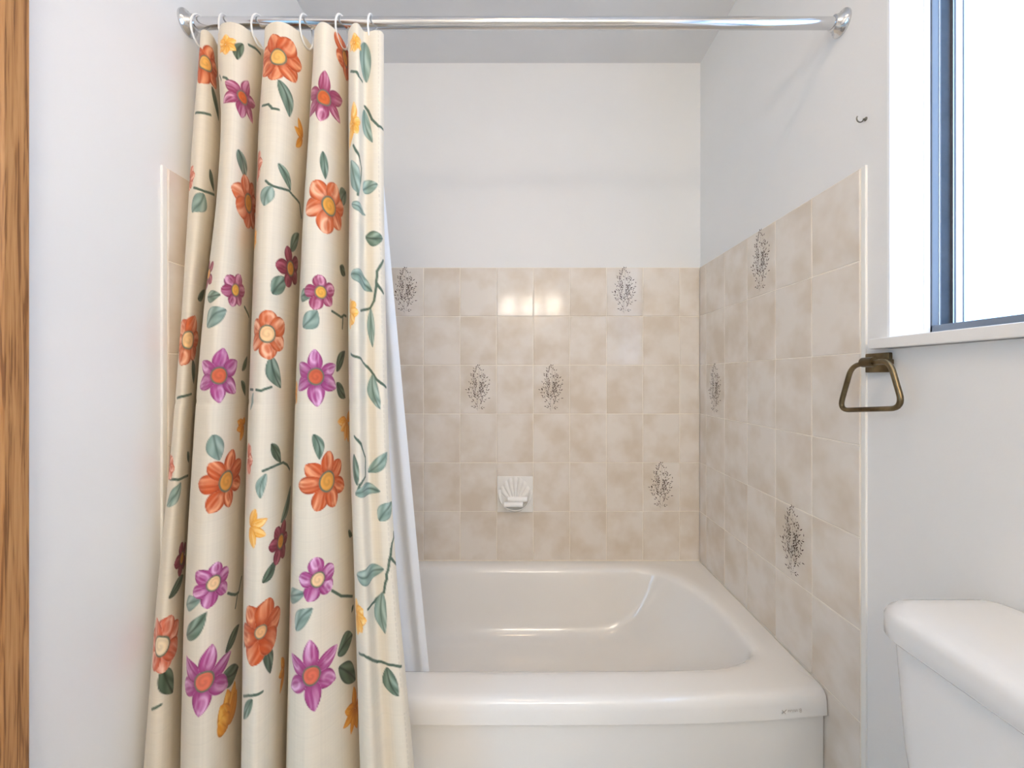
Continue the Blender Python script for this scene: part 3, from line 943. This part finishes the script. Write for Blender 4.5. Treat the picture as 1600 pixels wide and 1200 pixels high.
# -- stems first, then leaves, then blooms
for p in ([(342, 118), (352, 122), (359, 129)], [(390, 70), (400, 75), (408, 84)], [(409, 166), (418, 163), (426, 169), (435, 171)], [(304, 177), (316, 176), (330, 180)],
          [(547, 111), (557, 112), (567, 127)], [(571, 166), (580, 187), (599, 202)], [(414, 283), (427, 291), (452, 298), (464, 311), (474, 323)], [(302, 293), (320, 299), (336, 304)],
          [(551, 227), (562, 243), (566, 262), (565, 281), (560, 304)], [(383, 479), (391, 496)], [(520, 486), (534, 495), (543, 489)], [(537, 496), (536, 513)],
          [(600, 407), (590, 424), (588, 454), (584, 470), (577, 482), (564, 485)], [(588, 442), (600, 458)], [(390, 609), (408, 610), (424, 605)], [(276, 622), (302, 615)],
          [(547, 553), (565, 561), (588, 592), (604, 605)], [(411, 736), (425, 730), (443, 722), (456, 731)], [(264, 748), (280, 749), (297, 741)], [(553, 682), (565, 694), (572, 715), (572, 745), (555, 772)],
          [(357, 927), (369, 929), (379, 921)], [(372, 929), (369, 950)], [(520, 923), (534, 931), (552, 932)], [(618, 831), (612, 858), (608, 883), (599, 925), (576, 952)], [(611, 872), (620, 881)],
          [(560, 1021), (583, 1031), (606, 1038), (628, 1042)], [(379, 1088), (398, 1086), (411, 1081)], [(236, 1108), (243, 1106), (251, 1102)], [(378, 304), (384, 290)]):
    stem(*p)
for l in ((381, 68, 371, 94, 12, DARK), (332, 134, 343, 190, 13, DARK), (435, 124, 453, 183, 17, LEAF), (571, 66, 573, 130, 20, PALE), (570, 170, 581, 223, 13, PALE), (373, 233, 384, 280, 20, LEAF),
          (435, 255, 455, 298, 14, LEAF), (424, 291, 412, 322, 20, PALE), (329, 264, 336, 300, 9, DARK), (320, 302, 299, 333, 22, PALE), (505, 236, 509, 281, 11, LEAF), (542, 300, 532, 319, 20, LEAF),
          (547, 250, 561, 302, 22, PALE), (568, 298, 591, 288, 18, PALE), (548, 318, 572, 337, 12, PALE), (571, 370, 599, 373, 20, LEAF), (455, 393, 469, 366, 18, LEAF), (425, 459, 449, 434, 22, LEAF),
          (310, 468, 323, 441, 13, DARK), (323, 464, 346, 461, 16, LEAF), (322, 512, 354, 483, 25, PALE), (469, 465, 492, 462, 17, LEAF), (472, 512, 497, 485, 24, PALE), (532, 415, 543, 432, 15, DARK),
          (547, 428, 581, 456, 19, PALE), (578, 482, 582, 543, 11, PALE), (424, 556, 440, 607, 21, LEAF), (302, 561, 309, 601, 14, DARK), (527, 581, 543, 549, 17, DARK), (527, 597, 543, 622, 17, DARK),
          (379, 580, 388, 556, 11, DARK), (378, 595, 387, 618, 11, DARK), (395, 613, 387, 640, 10, PALE), (581, 584, 595, 639, 16, PALE), (334, 678, 344, 720, 22, PALE), (490, 678, 500, 718, 14, LEAF),
          (424, 693, 440, 722, 15, DARK), (417, 739, 407, 780, 12, PALE), (294, 705, 298, 731, 9, DARK), (284, 753, 259, 791, 17, PALE), (552, 709, 558, 759, 16, LEAF), (576, 739, 606, 705, 16, PALE),
          (554, 771, 595, 768, 17, PALE), (591, 814, 615, 783, 20, PALE), (440, 818, 462, 776, 18, LEAF), (411, 912, 432, 874, 16, DARK), (263, 935, 288, 898, 17, DARK), (290, 945, 317, 935, 18, PALE),
          (290, 992, 323, 956, 20, LEAF), (452, 931, 480, 927, 18, PALE), (461, 985, 489, 950, 20, PALE), (556, 897, 601, 889, 22, PALE), (597, 925, 601, 991, 17, PALE), (353, 1021, 377, 973, 18, DARK),
          (413, 1010, 424, 1052, 17, DARK), (346, 1058, 374, 1042, 25, DARK), (254, 1044, 271, 1083, 21, DARK), (528, 1023, 552, 992, 26, DARK), (530, 1042, 556, 1063, 23, DARK), (604, 1042, 624, 1088, 20, LEAF),
          (394, 1092, 379, 1123, 14, LEAF), (380, 1012, 388, 992, 10, LEAF), (553, 945, 550, 958, 6, DARK), (545, 828, 552, 858, 8, DARK)):
    leaf(*l)
# lilies and tulips
tulip('yellow', 352, 70, 18, ALLR, .4)
tulip('gold', 474, 216, 28, [(120, 1), (165, .8), (235, 1)], .22)
tulip('yellow', 553, 66, 16, ALLR, .4)
tulip('yellow', 550, 194, 36, [(85, 1), (20, .5), (-60, .55), (-115, 1.1), (250, .9), (160, .4)], .22)
tulip('yellow', 397, 374, 18, ALLR, .36)
tulip('yellow', 546, 490, 27, [(80, .9), (35, 1.0), (0, 1.0), (-40, .95), (-85, .9)], .36, False)
tulip('gold', 463, 613, 22, [(120, 1), (180, .9), (240, 1)], .3)
tulip('yellow', 543, 658, 34, [(30, .9), (175, 1.0), (205, .8), (-80, 1.0), (-110, .9)], .24)
tulip('gold', 382, 664, 26, [(160, 1), (190, 1.0), (-120, 1.0), (90, .5)], .28)
tulip('yellow', 390, 822, 30, [(70, 1), (20, 1), (-30, 1), (-75, 1.1)], .26)
tulip('yellow', 556, 960, 29, [(80, .9), (35, 1.0), (0, 1.0), (-40, .95), (-85, 1.0)], .36, False)
tulip('gold', 445, 1046, 30, [(120, 1), (170, .8), (235, 1)], .24)
tulip('gold', 358, 1134, 60, [(95, .95), (70, .95), (50, .75), (115, .8), (135, .55)], .26)
tulip('gold', 556, 1106, 38, [(95, .9), (150, .9), (185, .9), (0, 1.0), (-25, 1.1), (-80, .9), (-120, .8)], .22)
# coral buds
for x, y, r in ((300, 279, 22), (408, 262, 26), (391, 716, 27), (266, 729, 22)):
    tulip('coral', x - 4 if x != 408 else 402, y, r, [(85, .9), (-85, .9), (48, 1.0), (-48, 1.0), (0, 1.0)], .40, False)
# daisies
flower('rust', 322, 98, 36, 6, 75, centre=(238, 178, 90))
flower('rust', 434, 88, 40, 7, 60, centre=(240, 186, 100))
flower('rust', 541, 92, 34, 6, 90, centre=(236, 170, 70))
flower('plum', 381, 153, 37, 6, 80, True, centre=(208, 96, 34), wid=.28)
flower('plum', 507, 152, 45, 6, 90, True, centre=(206, 98, 40), wid=.25)
flower('orange', 390, 318, 44, 7, 65, centre=(224, 158, 60))
flower('orange', 516, 322, 45, 6, 75, centre=(228, 164, 66))
flower('maroon', 455, 420, 35, 5, 110, centre=(228, 158, 60), wid=.34)
flower('maroon', 325, 428, 26, 5, 110, centre=(228, 158, 60), wid=.34)
flower('plum', 369, 454, 29, 6, 70, centre=(236, 176, 72), wid=.36)
flower('plum', 503, 457, 30, 5, 100, centre=(236, 176, 72), wid=.38)
flower('orange', 296, 531, 42, 6, 70, centre=(244, 200, 140))
flower('orange', 418, 522, 41, 6, 92, centre=(248, 204, 150))
flower('purple', 344, 587, 48, 6, 88, True, centre=(214, 104, 68), wid=.28)
flower('purple', 494, 588, 48, 6, 90, True, centre=(206, 96, 60), wid=.27)
flower('rust', 355, 752, 47, 7, 80, centre=(226, 160, 70), wid=.29)
flower('rust', 513, 752, 47, 7, 85, centre=(230, 164, 72), wid=.29)
flower('maroon', 440, 846, 32, 6, 60, centre=(222, 152, 50), wid=.34)
flower('maroon', 286, 872, 28, 5, 250, centre=(222, 152, 50), wid=.36)
flower('purple', 336, 911, 34, 6, 80, centre=(246, 208, 160), wid=.34)
flower('purple', 498, 906, 34, 5, 95, centre=(246, 208, 160), wid=.38)
flower('coral', 249, 1010, 46, 7, 75, centre=(244, 224, 190))
flower('rust', 409, 988, 50, 6, 70, centre=(226, 172, 120), crpx=8)
flower('purple', 319, 1066, 54, 6, 80, True, centre=(222, 116, 88), wid=.26)
flower('purple', 487, 1057, 52, 6, 90, True, centre=(222, 110, 84), wid=.26)

# hem stitching along the free right edge
hem = np.abs(ARC[:, -1:] - ARC - 0.016) < 0.0009
dashes = (np.arange(NR) % 6 < 4)[:, None]
COLR[hem & dashes] *= 0.86

def cloth_material():
    m, nt, b = new_mat('printed_cotton')
    N, L = nt.nodes, nt.links
    at = N.new('ShaderNodeAttribute'); at.attribute_name = 'print'
    L.new(at.outputs['Color'], b.inputs['Base Color'])
    b.inputs['Roughness'].default_value = 0.62
    b.inputs['Specular IOR Level'].default_value = 0.3
    b.inputs['Sheen Weight'].default_value = 0.15
    tr_ = N.new('ShaderNodeBsdfTranslucent')
    L.new(at.outputs['Color'], tr_.inputs['Color'])
    mx = N.new('ShaderNodeMixShader'); mx.inputs[0].default_value = 0.06
    L.new(b.outputs[0], mx.inputs[1]); L.new(tr_.outputs[0], mx.inputs[2])
    L.new(mx.outputs[0], N['Material Output'].inputs['Surface'])
    return m
def grid_mesh(name, X, Y, Z):
    nr, nc = X.shape
    me = bpy.data.meshes.new(name)
    idx = np.arange(nr * nc).reshape(nr, nc)
    q = np.stack([idx[:-1, :-1], idx[1:, :-1], idx[1:, 1:], idx[:-1, 1:]], -1).reshape(-1, 4)
    me.vertices.add(nr * nc)
    me.vertices.foreach_set('co', np.stack([X, Y, Z], -1).astype(np.float32).ravel())
    me.loops.add(q.size)
    me.loops.foreach_set('vertex_index', q.astype(np.int32).ravel())
    me.polygons.add(len(q))
    me.polygons.foreach_set('loop_start', np.arange(0, q.size, 4, dtype=np.int32))
    me.update(calc_edges=True)
    me.polygons.foreach_set('use_smooth', np.ones(len(q), bool))
    return me
me = grid_mesh('shower_curtain', PX, PY, PZ)
att = me.color_attributes.new('print', 'FLOAT_COLOR', 'POINT')
rgba = np.ones((NR * NC, 4), np.float32); rgba[:, :3] = np.clip(COLR.reshape(-1, 3), 0, 1)
att.data.foreach_set('color', rgba.ravel())
sc_o = link('shower_curtain', me, cloth_material())
tag(sc_o, 'cream fabric shower curtain printed with orange and purple flowers, hanging in folds', 'shower curtain')

# ---- white liner hanging inside the tub
lr, lc = 120, 260
lz = np.linspace(1.925, 0.235, lr)[:, None]
lu = np.linspace(0, 1, lc)[None, :]
tz_ = np.clip((1.925 - lz) / (1.925 - TZ), 0, 1.1)
edge_px = 584 + (668 - 584) * tz_
yb = 1.050 + (1.126 - 1.050) * tz_ + 0.0 * lu
LXr = (edge_px - CX) * yb / F_PX
LXl = -0.735 + 0.16 * tz_
LXX = LXl + (LXr - LXl) * lu
LYY = yb + 0.011 * np.sin(lu * 44 + 0.8 * np.sin(lz * 2)) * (1 - 0.5 * lu)
me = grid_mesh('curtain_liner', LXX, LYY, lz + 0 * LXX)
def liner_material():
    m, nt, b = new_mat('white_vinyl_liner')
    N, L = nt.nodes, nt.links
    b.inputs['Base Color'].default_value = srgb(246, 249, 253)
    b.inputs['Roughness'].default_value = 0.4
    tr_ = N.new('ShaderNodeBsdfTranslucent'); tr_.inputs['Color'].default_value = srgb(236, 242, 250)
    mx = N.new('ShaderNodeMixShader'); mx.inputs[0].default_value = 0.15
    L.new(b.outputs[0], mx.inputs[1]); L.new(tr_.outputs[0], mx.inputs[2])
    L.new(mx.outputs[0], N['Material Output'].inputs['Surface'])
    return m
tag(link('curtain_liner', me, liner_material()), 'plain white vinyl shower liner hanging into the tub behind the floral curtain', 'shower liner')

# ---- rings carrying the curtain
ring_bm = bmesh.new()
rp = [(0.0, 0.030 * math.cos(a) * 0.8, -0.020 + 0.036 * math.sin(a)) for a in [2 * math.pi * i / 28 for i in range(28)]]
add_tube(ring_bm, rp, 0.0022, 8, closed=True)
ring_me = mesh_bm('curtain_ring', ring_bm, True)
ring_me.materials.append(M['plastic'])
for k in range(6):
    c = int(NC * (0.03 + 0.94 * k / 5))
    o = link('curtain_ring', ring_me, None)
    o.location = (float(PX[0, c]), ROD_Y, ROD_Z)
    o.rotation_euler = (0, 0, random.uniform(-.25, .25))
    tag(o, 'white plastic ring holding the floral curtain on the rod', 'curtain ring', 'curtain rings on the shower rod')
